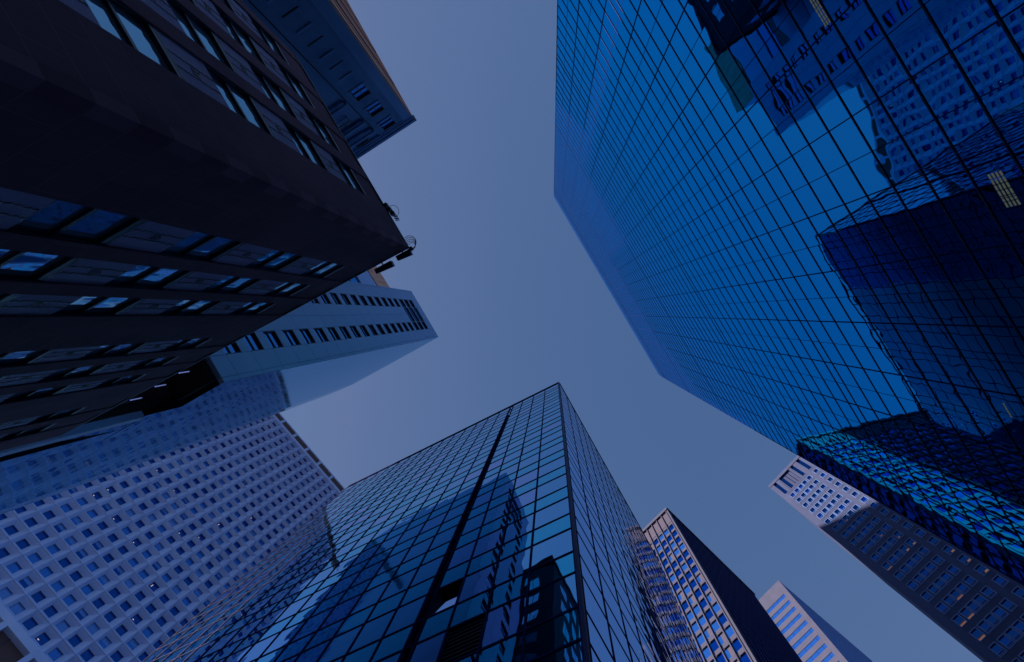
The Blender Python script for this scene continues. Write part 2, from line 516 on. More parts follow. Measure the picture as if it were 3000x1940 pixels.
for F_, ss in ((FBL, sl), (FBR, sr)):
    for i, s in enumerate(ss):
        mb = MB()
        if F_ is FBL and abs(s - 5.42) < 0.01:
            mb.box(5.42, 5.46, -0.1, 0.06, GROUND, HB, M['mullion'])
        elif F_ is FBL and abs(s - 5.80) < 0.01:
            mb.box(5.76, 5.82, -0.1, 0.06, GROUND, HB, M['mullion'])
        else:
            mb.box(s - 0.034, s + 0.034, -0.07, 0.03 if F_ is FBL else 0.018, GROUND, HB - 0.03, M['mullion'])
        F_.part('mullion', mb)
    for z in zb:
        mb = MB()
        mb.box(0.09, ss[-1], -0.06, 0.022 if F_ is FBL else 0.012, z - 0.036, z + 0.036, M['mullion'])
        F_.part('transom', mb)
    mb = MB(); mb.box(0.09, ss[-1], -0.06, 0.05, HB - 0.16, HB, M['mullion']); F_.part('roof_rail', mb)
mb = MB(); mb.box(-0.03, 0.085, -0.02, 0.05, GROUND, HB + 0.02, M['steel_mullion']); FBL.part('corner_post', mb)
for s, z, wd, ht in louv:
    mb = MB()
    mb.box(s + 0.04, s + wd - 0.04, -0.16, -0.09, z + 0.04, z + ht - 0.04, M['black_void'])
    for q in range(9):
        mb.box(s + 0.05, s + wd - 0.05, -0.09, -0.03, z + 0.06 + q * (ht - 0.1) / 9, z + 0.09 + q * (ht - 0.1) / 9, M['dark_trim'])
    FBL.part('louvre_panel', mb)
for s, z, wd, ht in vent:
    mb = MB(); mb.box(s + 0.04, s + wd - 0.04, -0.70, -0.66, z + 0.03, z + ht - 0.03, M['black_void'])
    mb.box(s + 0.03, s + 0.05, -0.7, -0.01, z + 0.03, z + ht - 0.03, M['black_void']); mb.box(s + wd - 0.05, s + wd - 0.03, -0.7, -0.01, z + 0.03, z + ht - 0.03, M['black_void'])
    mb.box(s + 0.05, s + wd - 0.05, -0.7, -0.01, z + ht - 0.05, z + ht - 0.03, M['black_void'])
    fr = FBL.part('open_window', mb, 'hopper window tilted open in the glass wall')
    mb = MB(); a_, b_, z0, z1 = s + 0.07, s + wd - 0.07, z + 0.05, z + ht - 0.10
    mb.hexa(((a_, -0.05, z0), (b_, -0.05, z0), (b_, -0.02, z0), (a_, -0.02, z0), (a_, -0.25, z1), (b_, -0.25, z1), (b_, -0.22, z1), (a_, -0.22, z1)), M['violet_vision'])
    link('pane', FBL.fix(mb).mesh('pane'), fr)

# ================================================================== left: white precast grid tower
HF = 202.0
f0 = at(812.7, 1209.6, HF)
grid = thing('precast_grid_tower', 'white concrete tower with a grid of deep square window recesses, lower left', 'tower', f0)
FF = Face(f0, at(1008, 1436, HF), grid)
BF, RF = 4.08, 4.035
S0, NBF = 5.6 - 7 * BF + 1.0, 21
S1 = S0 + NBF * BF
pa, pb = f0 + FF.u * S0 - FF.n * 1.6, f0 + FF.u * S1 - FF.n * 1.6
link('tower_body', prism([pa, pb, pb - FF.n * 30, pa - FF.n * 30], GROUND, HF, M['precast'], grid).mesh('tower_body'), grid)
def bay_kind(pane_mat, lamp, blind):
    m_ = MB()
    P_, J_ = M['precast'], M['precast_joint']
    x0, x1, z0, z1 = 0.10, BF - 0.06, 0.16, RF - 0.03
    a0, a1, e0, e1, d = 0.66, 2.70, 1.42, 3.36, -1.20
    o_ = ((x0, 0, z0), (x1, 0, z0), (x1, 0, z1), (x0, 0, z1))
    i_ = ((a0, d, e0), (a1, d, e0), (a1, d, e1), (a0, d, e1))
    for k in range(4):
        q = (k + 1) % 4
        m_.poly((o_[k], o_[q], i_[q], i_[k]), P_)
    for k in range(4):                                                # reveal of the window itself
        q = (k + 1) % 4
        t = ((a0 + .03, d - .16, e0 + .03), (a1 - .03, d - .16, e0 + .03), (a1 - .03, d - .16, e1 - .03), (a0 + .03, d - .16, e1 - .03))
        m_.poly((i_[k], i_[q], t[q], t[k]), M['dark_trim'])
    m_.box(-0.06, 0.10, -0.6, 0.14, -0.02, RF - 0.02, P_)             # the thin vertical rib
    m_.box(0.10, BF - 0.06, -0.5, -0.06, -0.02, 0.05, J_)
    m_.box(0.10, BF - 0.06, -0.5, 0.02, 0.05, 0.16, P_)
    subs = []
    p_ = MB()
    if blind:
        p_.box(a0 + .05, a1 - .05, d - .2, d - .15, e0 + .05, e0 + blind, pane_mat)
        p_.box(a0 + .05, a1 - .05, d - .2, d - .155, e0 + blind, e1 - .05, M['window_pale'])
    else:
        p_.box(a0 + .05, a1 - .05, d - .2, d - .15, e0 + .05, e1 - .05, pane_mat)
    subs.append(('pane', p_))
    if lamp:
        l_ = MB()
        n = 10
        cx, cz, rx, rz = (a0 + 0.55, e0 + 0.45, 0.24, 0.10) if lamp == 1 else (a0 + 0.5, e0 + 0.9, 0.10, 0.45)
        l_.poly([(cx + rx * math.cos(t * 2 * math.pi / n), d - .13, cz + rz * math.sin(t * 2 * math.pi / n)) for t in range(n)], M['warm_lamp'])
        subs.append(('ceiling_lamp', l_))
    return (m_, subs)
kinds = {0: bay_kind(M['window_dark'], 0, 0), 1: bay_kind(M['window_mid'], 0, 0), 2: bay_kind(M['window_dark'], 0, 1.0),
         3: bay_kind(M['window_pale'], 0, 0), 4: bay_kind(M['window_dark'], 1, 0), 5: bay_kind(M['window_dark'], 2, 0), 6: bay_kind(M['window_mid'], 0, 0.8)}
rnd = random.Random(5)
ents = []
for j in range(28):
    for i in range(NBF):
        k = rnd.choices(range(7), (38, 24, 12, 8, 13 if j > 16 else 5, 3, 10))[0]
        ents.append((FF, S0 + i * BF, 197.6 - (j + 1) * RF, k))
repeat(grid, 'window_bay', ents, kinds, BF, RF)
mb = MB()
mb.box(S0, S1, -1.6, 0.10, 197.6, 199.2, M['precast']); mb.box(S0, S1, -1.6, 0.0, 202.6, 203.3, M['precast'])
for i in range(-4, 10):
    s = 4.8 + 8.16 * i - 0.6
    mb.box(s, s + 1.15, -1.6, 0.08, 199.2, 202.6, M['precast'])
FF.part('crown', mb)
for i in range(-4, 9):
    s = 4.8 + 8.16 * i + 0.55
    mb = MB(); mb.box(s - 0.02, s + 7.03, -1.5, -0.25, 199.15, 202.65, M['louvre_brown']); FF.part('louvre_panel', mb)
zbse = 197.6 - 28 * RF
mb = MB()
mb.box(S0, S1, -1.6, 0.10, zbse - 1.45, zbse, M['precast'])
for i in range(-3, 10):
    s = 21.7 + 8.16 * (i - 2)
    mb.box(s, s + 1.2, -1.6, 0.08, zbse - 9.0, zbse - 1.45, M['precast'])
mb.box(S0, S1, -1.6, 0.10, zbse - 11, zbse - 9.0, M['precast'])
FF.part('base_beam', mb)
for i in range(-3, 9):
    s = 21.7 + 8.16 * (i - 2) + 1.2
    mb = MB(); mb.box(s - 0.03, s + 7.0, -1.58, -1.45, zbse - 9.05, zbse - 1.40, M['louvre_brown'])
    mb.box(s + 2.2, s + 2.4, -1.45, -1.3, zbse - 9.0, zbse - 1.42, M['dark_trim']); mb.box(s, s + 6.9, -1.45, -1.3, zbse - 5.2, zbse - 5.0, M['limestone'])
    FF.part('dark_opening', mb)

# ================================================================== left: brown masonry office building with a set-back tower
HA = 16.5
KA = HA / 67.0
UA = KA / 0.612                                           # detail sizes were drawn for a larger storey
a0 = at(1199, 726, HA)
brown = thing('masonry_office_building', 'dark brown masonry office building with mauve spandrels in the upper left corner', 'building', a0)
FAS = Face(a0, at(1036, 450, HA), brown)                 # side towards the slab tower
FAF = Face(a0, at(895, 890, HA), brown)                  # front
side_strips = [(6.6 * KA, 11.0 * KA), (12.95 * KA, 17.5 * KA), (19.5 * KA, 24.0 * KA), (26.0 * KA, 30.3 * KA)]
front_strips = [(7.1 * KA, 10.75 * KA), (12.45 * KA, 16.0 * KA), (17.65 * KA, 21.1 * KA),
                (27.65 * KA, 31.0 * KA), (33.0 * KA, 36.3 * KA), (38.4 * KA, 41.4 * KA), (48.5 * KA, 51.7 * KA), (53.8 * KA, 57.0 * KA)]
LS, LF = 32.2 * KA, 62.0 * KA
PITCH, SPH = 10.26 * KA, 4.4 * KA
ZS = [29.9 * KA + PITCH * k for k in range(-3, 4)]        # undersides of the spandrels
for F_, strips, L_ in ((FAS, side_strips, LS), (FAF, front_strips, LF)):
    w_ = MB()
    B_ = M['brown_stone']
    edges = [0.0] + [e for s in strips for e in s] + [L_]
    for k in range(0, len(edges), 2):
        w_.box(edges[k], edges[k + 1], -0.22, 0.0, GROUND, HA, B_)
    w_.box(0.22, L_, -0.28, -0.22, GROUND, HA - 0.1, B_)
    for s, e in strips:
        w_.box(s - 0.005, e + 0.005, -0.22, -0.03, ZS[-1], HA - 0.08, B_)
    F_.part('wall', w_)
    cr_ = MB()
    cr_.box(0.0, L_, -0.2, 0.015, HA - 0.08, HA - 0.01, M['dark_trim'])
    F_.part('cornice', cr_)
rb = prism([a0 - FAS.n * 0.28 - FAF.n * 0.28, a0 + FAS.u * (LS - .05) - FAS.n * .28, a0 + FAS.u * (LS - .05) + FAF.u * 9.5, a0 + FAF.u * 9.5 - FAF.n * .28], GROUND, HA - 0.12, M['brown_stone'], brown)
link('building_body', rb.mesh('building_body'), brown)
def spandrel_kind(wd):
    m_ = MB()
    wd /= UA; sph = SPH / UA
    m_.box(0.02, wd - 0.02, -0.5, -0.10, 0, sph, M['spandrel'])
    m_.box(0.02, wd - 0.02, -0.5, -0.07, -0.10, 0.0, M['dark_trim'])
    e_ = MB()
    n = 40
    for c in (0.36, 0.62):                                             # two wavy vertical beads
        pts = [(wd * c + 0.035 * math.sin(t * 1.35) + 0.015 * math.sin(t * 0.4), -0.095, 0.03 + (sph - 0.06) * t / n) for t in range(n + 1)]
        e_.tube(pts, 0.034, M['dark_trim'], 4)
    for q in range(3):                                                 # the carved leaf between them
        e_.tube([(wd * (0.42 + 0.06 * q) + 0.05 * math.sin(t * 0.5 + q), -0.09, sph * (0.40 + 0.016 * t + 0.02 * q)) for t in range(10)], 0.036, M['dark_trim'], 4)
    e_.tube([(wd * 0.49 + 0.15 * math.cos(t * 0.6), -0.09, sph * 0.52 + 0.20 * math.sin(t * 0.6)) for t in range(8)], 0.034, M['dark_trim'], 4)
    return (m_.scale(UA), [('emblem', e_.scale(UA))])
def sash_kind(wd, ht, seed):
    r_ = random.Random(seed)
    wd /= UA; ht /= UA
    m_ = MB()
    D_ = M['dark_trim']
    m_.box(0.0, 0.10, -.5, -0.20, 0, ht, D_); m_.box(wd - 0.10, wd, -.5, -0.20, 0, ht, D_)
    m_.box(0.0, 0.05, -0.15, -0.06, 0, ht, D_); m_.box(wd - 0.05, wd, -0.15, -0.06, 0, ht, D_)
    m_.box(0.10, wd - 0.10, -.5, -0.08, ht - 0.34, ht, D_); m_.box(0.10, wd - 0.10, -.5, -0.12, 0, 0.08, D_)
    m_.box(0.10, wd - 0.10, -.5, -0.20, ht * 0.42, ht * 0.42 + 0.17, D_)
    m_.box(0.10, wd - 0.10, -.52, -0.50, 0.08, ht - 0.16, M['black_void'])
    p_ = MB()
    p_.bow(0.09, wd - 0.09, ht * 0.42 + 0.1, ht - 0.30, -0.27, r_.uniform(0.004, 0.010), r_.gauss(0, .003), r_.gauss(0, .003), M['old_glass'], 6)
    p_.bow(0.09, wd - 0.09, 0.06, ht * 0.42 + 0.05, -0.34, r_.uniform(0.004, 0.010), r_.gauss(0, .003), r_.gauss(0, .003), M['old_glass'], 6)
    return (m_.scale(UA), [('pane', p_.scale(UA))])
kw, ks, ew, es = {}, {}, [], []
rnd = random.Random(2)
for F_, strips in ((FAS, side_strips), (FAF, front_strips)):
    for s, e in strips:
        wd = e - s
        for k, z in enumerate(ZS):
            key = round(wd, 3)
            if key not in ks:
                ks[key] = spandrel_kind(wd)
                for v in range(3):
                    kw[(key, v)] = sash_kind(wd, PITCH - SPH, v * 17 + int(wd * 100))
            if k < len(ZS) - 1:
                es.append((F_, s, z, key))
                ew.append((F_, s, z + SPH, (key, rnd.randrange(3))))
repeat(brown, 'window', ew, kw, 1.0, PITCH - SPH)
repeat(brown, 'spandrel_panel', es, ks, 1.0, SPH)
# ------------------------------------------------------------------ a brick tower hidden behind it, seen only in the mirror glass
x0 = Vector((-23.3, -9.3)); HX = 70.4
brick = thing('brick_tower', 'dark tower with paired windows seen only as a reflection in the mirror tower', 'tower', x0)
FXS, FXF = Face(x0, x0 + FAS.u, brick), Face(x0, x0 + FAF.u, brick)
xe = x0 + FAS.u * 11.0; xf = x0 + FAF.u * 14.0
link('tower_body', prism([x0, xe, xe + FAF.u * 14.0, xf], GROUND, HX, M['brick'], brick).mesh('tower_body'), brick)
m_ = MB()
m_.box(-0.1, 1.9, -0.02, 0.03, -0.15, 2.1, M['dark_trim'])
p_ = MB(); p_.box(0, .85, 0.031, 0.05, 0, 2.0, M['old_glass']); p_.box(.95, 1.8, 0.031, 0.05, 0, 2.0, M['old_glass'])
repeat(brick, 'window', [(FX_, 2.4 + 3.2 * c, HX - 5.0 - j * 3.9, 0) for FX_ in (FXS, FXF) for c in range(3) for j in range(15)], {0: (m_, [('pane', p_)])}, 1.8, 2.0)
mb = MB(); mb.box(-0.3, 11.0, -0.3, 0.3, HX, HX + 0.7, M['brick']); FXS.part('cornice', mb)
mb = MB(); mb.box(-0.3, 14.0, -0.3, 0.3, HX + 0.004, HX + 0.696, M['brick']); FXF.part('cornice', mb)

# ================================================================== left: metal-panelled tower with a curved glass flank
HE = 71.3
e0 = at(1285, 987.6, HE)
metal = thing('metal_panel_tower', 'pale blue metal tower with two columns of windows and a pale glass flank', 'tower', e0)
e1 = at(1205, 852.6, HE)
FE = Face(e0, e1, metal)
LE = FE.len
g1_, g2_, g3_ = at(1197, 1036.6, HE), at(1032, 1127, HE), at(834, 1199, HE)
gl_pts = [e0, e0.lerp(g1_, .52), g1_, g1_.lerp(g2_, .5), g2_, g2_.lerp(g3_, .36) + Vector((0.05, .22)), g2_.lerp(g3_, .7) + Vector((0.05, .18)), g3_]
ZV = 23.6                                                 # the corner overhangs from here up
PE = 2.2
ZT = 62.3
gn = Vector((-.43, -.90))
ins = [e0 - FE.n * 0.35 + gn * .3] + [p + gn * .32 for p in gl_pts[1:]]
rear = [g3_ + gn * 4.0, g2_ + gn * 5.0, e1 - FE.n * 0.35]
link('tower_body', prism(ins + rear, ZV, HE - 0.1, M['metal_joint'], metal).mesh('tower_body'), metal)
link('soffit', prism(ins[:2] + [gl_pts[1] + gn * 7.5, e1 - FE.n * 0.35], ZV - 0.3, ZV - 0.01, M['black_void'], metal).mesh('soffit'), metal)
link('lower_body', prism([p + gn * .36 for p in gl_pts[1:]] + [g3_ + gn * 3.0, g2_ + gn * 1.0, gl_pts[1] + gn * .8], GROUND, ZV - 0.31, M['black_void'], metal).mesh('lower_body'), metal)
col = ((1.56, 2.86), (5.15, 6.44))
rows = [ZT + PE * k for k in range(3)] + [ZT - PE * (k + 1) for k in range(17)]
rows.sort()
mb = MB()                                                 # wall of metal panels with open joints
P_ = M['metal_panel']
ss_ = [0.0, 0.28, col[0][0], col[0][1], 4.0, col[1][0], col[1][1], LE - 0.24, LE]
zz_ = [ZV] + rows + [rows[-1] + PE, HE]
WHT, WHN = 1.72, 1.36
for j in range(len(zz_) - 1):
    for i in range(len(ss_) - 1):
        a_, b_, z0, z1 = ss_[i], ss_[i + 1], zz_[j], zz_[j + 1]
        g = 0.012
        top = z0 > ZT - 0.1 and z1 < HE - 0.5
        if i in (2, 5) and j > 0 and z1 < HE:
            mb.box(a_ + g, b_ - g, -0.3, 0, z0 + (WHT if top else WHN), z1 - g, P_)
        elif top and i in (3, 4):
            mb.box(a_, b_, -0.3, -0.02, z0 + 1.92, z1, P_)
        else:
            mb.box(a_ + g, b_ - g, -0.3, 0, z0 + g, z1 - g, P_)
FE.part('wall', mb)
def strip_kind(wd, ht):
    m_ = MB()
    D_ = M['dark_trim']
    m_.box(0.0, 0.06, -0.33, -0.02, 0, ht, D_); m_.box(wd - 0.06, wd, -0.33, -0.02, 0, ht, D_)
    m_.box(0.06, wd - 0.06, -0.33, -0.03, ht - 0.06, ht, D_); m_.box(0.06, wd - 0.06, -0.2, -0.10, ht * 0.42, ht * 0.42 + 0.06, D_)
    p_ = MB(); p_.bow(0.06, wd - 0.06, 0.0, ht - 0.05, -0.17, 0.003, 0, 0, M['strip_glass'])
    return (m_, [('pane', p_)])
wc_ = col[0][1] - col[0][0]
kinds = {'n': strip_kind(wc_, WHN), 't': strip_kind(wc_, WHT)}
ents = [(FE, c[0], z, 't' if z > ZT - 0.1 else 'n') for c in col for z in rows]
repeat(metal, 'window', ents, kinds, wc_, 1.4)
k_ = {'w': strip_kind(2.26, 1.92)}
repeat(metal, 'wide_window', [(FE, 2.88, ZT + PE * k, 'w') for k in range(3)], k_, 2.2, 1.9)
kinds, ents = {}, []
rnd = random.Random(9)
gf = []
for q in range(len(gl_pts) - 1):
    Fg = Face(gl_pts[q], gl_pts[q + 1], metal); gf.append(Fg)
    nc = max(1, round(Fg.len / 2.1)); wd = Fg.len / nc
    z = ZV if q == 0 else 21.4
    zlow = [] if q < 2 else [21.4 - PE * (k + 1) for k in range(10)]
    for zz in [z + PE * k for k in range(int((HE - z - 0.4) / PE) + 1)] + zlow:
        ht = min(PE, HE - zz)
        for c in range(nc):
            k = (q, round(ht, 2), rnd.randrange(3))
            if k not in kinds:
                m_ = MB(); m_.bow(0.004, wd - 0.004, 0.006, ht - 0.006, 0, rnd.uniform(0, .003), rnd.gauss(0, .001), rnd.gauss(0, .001), M['pale_glass'], 3)
                kinds[k] = (m_, [])
            ents.append((Fg, c * wd, zz, k))
repeat(metal, 'glass_pane', ents, kinds, 2.1, PE)
# below the overhang: a pale edge strip, dark slots with slanting struts, recessed bronze wall with lamps
Fz = gf[1]
mb = MB(); mb.box(0.0, 0.46, -0.3, 0.04, GROUND, 21.3, M['metal_panel']); Fz.part('edge_strip', mb)
mb = MB(); mb.box(0.46, 1.4, -0.32, -0.28, GROUND, 19.5, M['black_void']); Fz.part('dark_slot', mb)
mb = MB(); mb.hexa(((0.46, -.3, 17.2), (0.5, -.3, 17.2), (0.5, 0, 17.2), (0.46, 0, 17.2), (0.46, -.3, 21.3), (1.4, -.3, 21.3), (1.4, 0, 21.3), (0.46, 0, 21.3)), M['pale_glass']); Fz.part('glass_jamb', mb)
for k in range(4):
    z = 15.2 - 4.3 * k
    mb = MB()
    mb.hexa(((0.46, -0.28, z), (0.46, 0.03, z), (0.46, 0.03, z + 0.7), (0.46, -0.28, z + 0.7),
             (1.42, -0.28, z - 3.6), (1.42, 0.03, z - 3.6), (1.42, 0.03, z - 2.6), (1.42, -0.28, z - 2.6)), M['metal_panel'])
    Fz.part('strut', mb)
mb = MB(); mb.box(1.4, Fz.len, -0.3, 0.0, GROUND, 21.3, M['pale_glass']); Fz.part('glass_jamb', mb)
r0 = gl_pts[1] + FE.u * .02
FR = Face(r0, r0 + FE.u * 5.0, metal)
mb = MB()
for k in range(7):
    zt = ZV - 2.6 - 3.2 * k
    mb.box(0.0, 0.62, -0.3, 0.0, zt - 3.2 + 0.04, zt, M['bronze_panel'])
    mb.box(0.65, 2.4, -0.3, 0.0, zt - 3.2 + 0.04, zt, M['bronze_panel'])
FR.part('recessed_wall', mb)
for z in (16.6, 12.6):
    mb = MB(); mb.box(1.0, 1.4, 0.0, 0.2, z, z + 0.14, M['dark_trim'])
    l_ = FR.part('wall_lamp', mb)
    mb = MB(); mb.box(1.04, 1.36, 0.02, 0.18, z - 0.03, z - 0.003, M['uplight'])
    link('lens', FR.fix(mb).mesh('lens'), l_)
    pl = bpy.data.lights.new('wall_lamp_light', 'POINT'); pl.energy = 7.0; pl.color = (1.0, 0.74, 0.45); pl.shadow_soft_size = 0.05
    po = bpy.data.objects.new('wall_lamp_light', pl); COL.objects.link(po); po.parent = l_; po.location = (1.2, 0.14 * FR.o, z - 0.12)
for px, py in ((405, 1168), (476, 1129), (545, 1090)):
    p = at(px, py, ZV - 1.0) - Vector((metal.location.x, metal.location.y))
    mb = MB(); mb.tube([(p.x, p.y, ZV - 1.45 - GROUND), (p.x, p.y, ZV - 0.8 - GROUND)], 0.03, M['cool_lamp'])
    l_ = link('tube_lamp', mb.mesh('tube_lamp'), metal)
    mb = MB(); mb.tube([(p.x, p.y, ZV - 0.8 - GROUND), (p.x, p.y, ZV - 0.28 - GROUND)], 0.015, M['dark_trim'])
    link('hanger', mb.mesh('hanger'), l_)

# ================================================================== left: banded tower glimpsed behind the metal tower
HK = 92.0
k0, k1 = at(1085, 752.3, HK), at(1190, 918.5, HK)
band = thing('banded_tower', 'sliver of a pale banded tower between the brown building and the metal tower', 'tower', k0)
FK = Face(k0, k1, band)
link('tower_body', prism([k0 - FK.n * .3, k1 - FK.n * .3, k1 - FK.n * 14, k0 - FK.n * 14], GROUND, HK - .05, M['metal_panel'], band).mesh('tower_body'), band)
z = HK
for k, (ht, mt, y, nm) in enumerate(((6.6, 'warm_lit_stone', 0.0, 'parapet'), (0.6, 'dark_trim', -0.15, 'joint'), (7.0, 'metal_panel', 0.0, 'panel_band'), (3.4, 'strip_glass', -0.2, 'ribbon_window'),  # beige top band: warm bounced light put into its colour
                                   (2.6, 'dark_trim', -0.28, 'shadow_gap'), (5.0, 'limestone_pale', 0.0, 'panel_band'), (0.25, 'metal_joint', -0.05, 'joint'), (9, 'metal_panel', 0.0, 'panel_band'),
                                   (0.25, 'metal_joint', -0.05, 'joint'), (14, 'metal_panel', 0.0, 'panel_band'))):
    mb = MB(); mb.box(0, FK.len, -0.3, y, z - ht, z, M[mt]); FK.part(nm, mb)
    z -= ht

# ================================================================== upper left: old limestone building
HG = 60.0
g0 = at(1210.4, 350.6, HG)
stone = thing('limestone_building', 'blue grey limestone building with a cornice, beyond the brown building', 'building', g0)
FG = Face(g0, at(1043, 460, HG), stone)
FGR = Face(g0, at(1012, 0, HG), stone)
LG, LGR = 9.4, 24.0
gi = -(FG.n + FGR.n) * 0.3
link('building_body', prism([g0 + gi, g0 + FG.u * LG - FG.n * .3, g0 + FG.u * LG - FG.n * 18, g0 + FGR.u * LGR - FGR.n * .3], GROUND, HG - .1, M['limestone'], stone).mesh('building_body'), stone)
wz = [57.3 - 4.05 * k for k in range(3)]
mb = MB()
L_ = M['limestone']
mb.box(0.0, 1.05, -0.3, 0.06, GROUND, HG - 1.3, M['limestone_pale'])
mb.box(1.05, 1.95, -0.3, 0, GROUND, HG - 1.3, L_); mb.box(3.70, 4.55, -0.3, 0, GROUND, HG - 1.3, L_)
mb.box(1.95, 3.70, -0.3, 0, GROUND, wz[-1] - 1.15, L_)
zt = HG - 1.3
for z in wz:
    mb.box(1.95, 3.70, -0.3, 0, z + 1.15, zt, L_); zt = z - 1.15
mb.box(4.55, LG, -0.3, -0.22, GROUND, HG - 1.3, M['limestone_pale'])
mb.box(4.5, 4.6, -0.3, 0.03, GROUND, HG - 3.4, M['brick_dark'])
FG.part('wall', mb)
mb = MB()
mb.box(-0.35, LG, -0.3, 0.35, HG - 0.45, HG, M['limestone_pale']); mb.box(-0.18, LG, -0.3, 0.18, HG - 1.0, HG - 0.45, L_); mb.box(-0.06, LG, -0.3, 0.08, HG - 1.3, HG - 1.0, M['limestone_pale'])
FG.part('cornice', mb)
for z, s0, ht in ((HG - 3.3, 4.6, 0.6), (49.2, 4.7, 0.5), (53.9, 4.7, 0.35)):
    mb = MB(); mb.box(s0, LG, -0.2, 0.28, z, z + ht * .6, M['limestone_pale']); mb.box(s0 + 0.2, LG, -0.2, 0.12, z - ht, z, L_); FG.part('ledge', mb)
for k in range(7):
    z = 45.5 - 3.9 * k
    mb = MB(); mb.box(2.1, 3.6, -0.2, 0.12, z, z + 0.22, M['limestone_pale']); FG.part('sill', mb)
    mb = MB(); mb.box(2.1, 3.6, -0.2, 0.03, z - 2.0, z - 1.85, M['brick_dark']); FG.part('slot', mb)
def sash2(wd, ht):
    m_ = MB(); D_ = M['dark_trim']
    m_.box(0, wd, -0.30, -0.02, ht - 0.12, ht, D_); m_.box(0, 0.08, -0.3, -0.04, 0, ht - .12, D_); m_.box(wd - 0.08, wd, -0.3, -0.04, 0, ht - .12, D_)
    m_.box(wd / 2 - .04, wd / 2 + .04, -0.3, -0.17, 0, ht - .12, D_); m_.box(0.08, wd - 0.08, -0.3, -0.15, ht * .48, ht * .48 + 0.08, D_)
    m_.box(-0.12, wd + 0.12, -0.06, 0.10, -0.14, 0.0, M['limestone_pale'])
    p_ = MB(); p_.box(0.06, wd - 0.06, -0.28, -0.24, 0.0, ht - 0.1, M['window_mid'])
    return (m_, [('pane', p_)])
repeat(stone, 'window', [(FG, 1.95, z - 1.15, 0) for z in wz] + [(FG, 5.9, 56.1, 0), (FG, 5.8, 51.6, 0)], {0: sash2(1.75, 2.3)}, 1.75, 2.3)
mb = MB()
for k in range(16):
    mb.box(k * 1.5, k * 1.5 + 0.72, -0.3, 0.10 + 0.10 * (k % 3 == 0), GROUND, HG - 1.2, M['warm_lit_stone'])  # pilasters carry the glass tower's bounced sunlight as colour
    mb.box(k * 1.5 + 0.72, k * 1.5 + 1.5, -0.3, -0.18, GROUND, HG - 1.2, M['brick_dark'])
mb.box(0.0, LGR, -0.3, 0.16, HG - 1.2, HG, M['warm_lit_stone'])
FGR.part('pilaster_wall', mb)
ents = [(FGR, k * 1.5 + 0.8, 5 + 3.6 * j, 0) for k in range(15) for j in range(15)]
m_ = MB(); m_.box(0, .62, -.18, -.12, 0, 1.9, M['dim_glass'])
repeat(stone, 'side_window', ents, {0: (m_, [])}, .62, 1.9, 60)

# ================================================================== lower right: buff tower with dark shaded windows
HD = 150.0
d0 = at(2250.5, 1425.2, HD)
buff = thing('buff_stone_tower', 'buff stone tower with sunlit top and amber lit windows beside the mirror tower', 'tower', d0)
FD = Face(d0, at(2333.3, 1338.5, HD), buff)
LD = 16.0
dcol = [1.72, 3.45, 5.00, 6.55, 8.33, 11.0]
WD, WH, PD = 1.40, 2.15, 3.43
drow = [137.2 - PD * k for k in range(30)]
BS, BJ = M['buff_stone'], M['buff_joint']
dl = Vector((-FD.u.x, -FD.u.y))
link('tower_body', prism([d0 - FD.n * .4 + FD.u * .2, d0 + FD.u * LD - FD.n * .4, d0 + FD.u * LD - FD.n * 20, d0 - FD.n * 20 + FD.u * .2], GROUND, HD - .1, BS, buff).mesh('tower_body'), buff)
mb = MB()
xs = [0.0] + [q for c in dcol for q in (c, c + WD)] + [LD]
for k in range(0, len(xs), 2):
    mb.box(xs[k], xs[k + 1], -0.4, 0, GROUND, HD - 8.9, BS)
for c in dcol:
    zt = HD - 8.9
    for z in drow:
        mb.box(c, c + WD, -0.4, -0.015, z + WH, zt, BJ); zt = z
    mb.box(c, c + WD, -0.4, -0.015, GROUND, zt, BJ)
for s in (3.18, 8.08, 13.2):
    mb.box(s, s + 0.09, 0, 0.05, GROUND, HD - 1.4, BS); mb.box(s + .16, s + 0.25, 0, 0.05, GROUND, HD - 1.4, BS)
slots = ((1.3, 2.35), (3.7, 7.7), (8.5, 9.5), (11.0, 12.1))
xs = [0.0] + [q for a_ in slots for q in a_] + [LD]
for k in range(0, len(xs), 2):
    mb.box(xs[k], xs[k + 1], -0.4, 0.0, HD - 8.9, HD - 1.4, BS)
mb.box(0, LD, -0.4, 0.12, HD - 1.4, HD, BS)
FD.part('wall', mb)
for a_, b_ in slots:
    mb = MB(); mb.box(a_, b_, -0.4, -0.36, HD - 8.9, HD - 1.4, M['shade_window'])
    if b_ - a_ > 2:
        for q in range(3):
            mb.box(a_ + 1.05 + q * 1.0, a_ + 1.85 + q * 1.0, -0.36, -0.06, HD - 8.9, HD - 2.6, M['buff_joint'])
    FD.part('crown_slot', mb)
def frame_kind(lit, mat):
    m_ = MB(); W_ = M['pale_frame']; t = 0.13
    m_.box(0, t, -.3, 0.05, 0, WH, W_); m_.box(WD - t, WD, -.3, 0.05, 0, WH, W_); m_.box(t, WD - t, -.3, 0.05, 0, t, W_); m_.box(t, WD - t, -.3, 0.05, WH - t, WH, W_)
    m_.box(t, WD - t, -.3, -0.05, 0.66, 0.74, W_); m_.box(t, WD - t, -.3, -0.05, 0.36, 0.42, W_)
    p_ = MB(); p_.box(t, WD - t, -.2, -.14, t, WH - t, mat)
    subs = [('pane', p_)]
    if lit:
        l_ = MB()
        a_, b_, c_, d_ = ((.1, 1.3, .1, .55), (.7, 1.3, .1, .62), (.1, .62, .62, .85))[lit - 1]
        l_.box(a_, b_, -.139, -.12, c_, d_, M['amber_lamp'])
        subs.append(('lit_blind', l_))
    return (m_, subs)
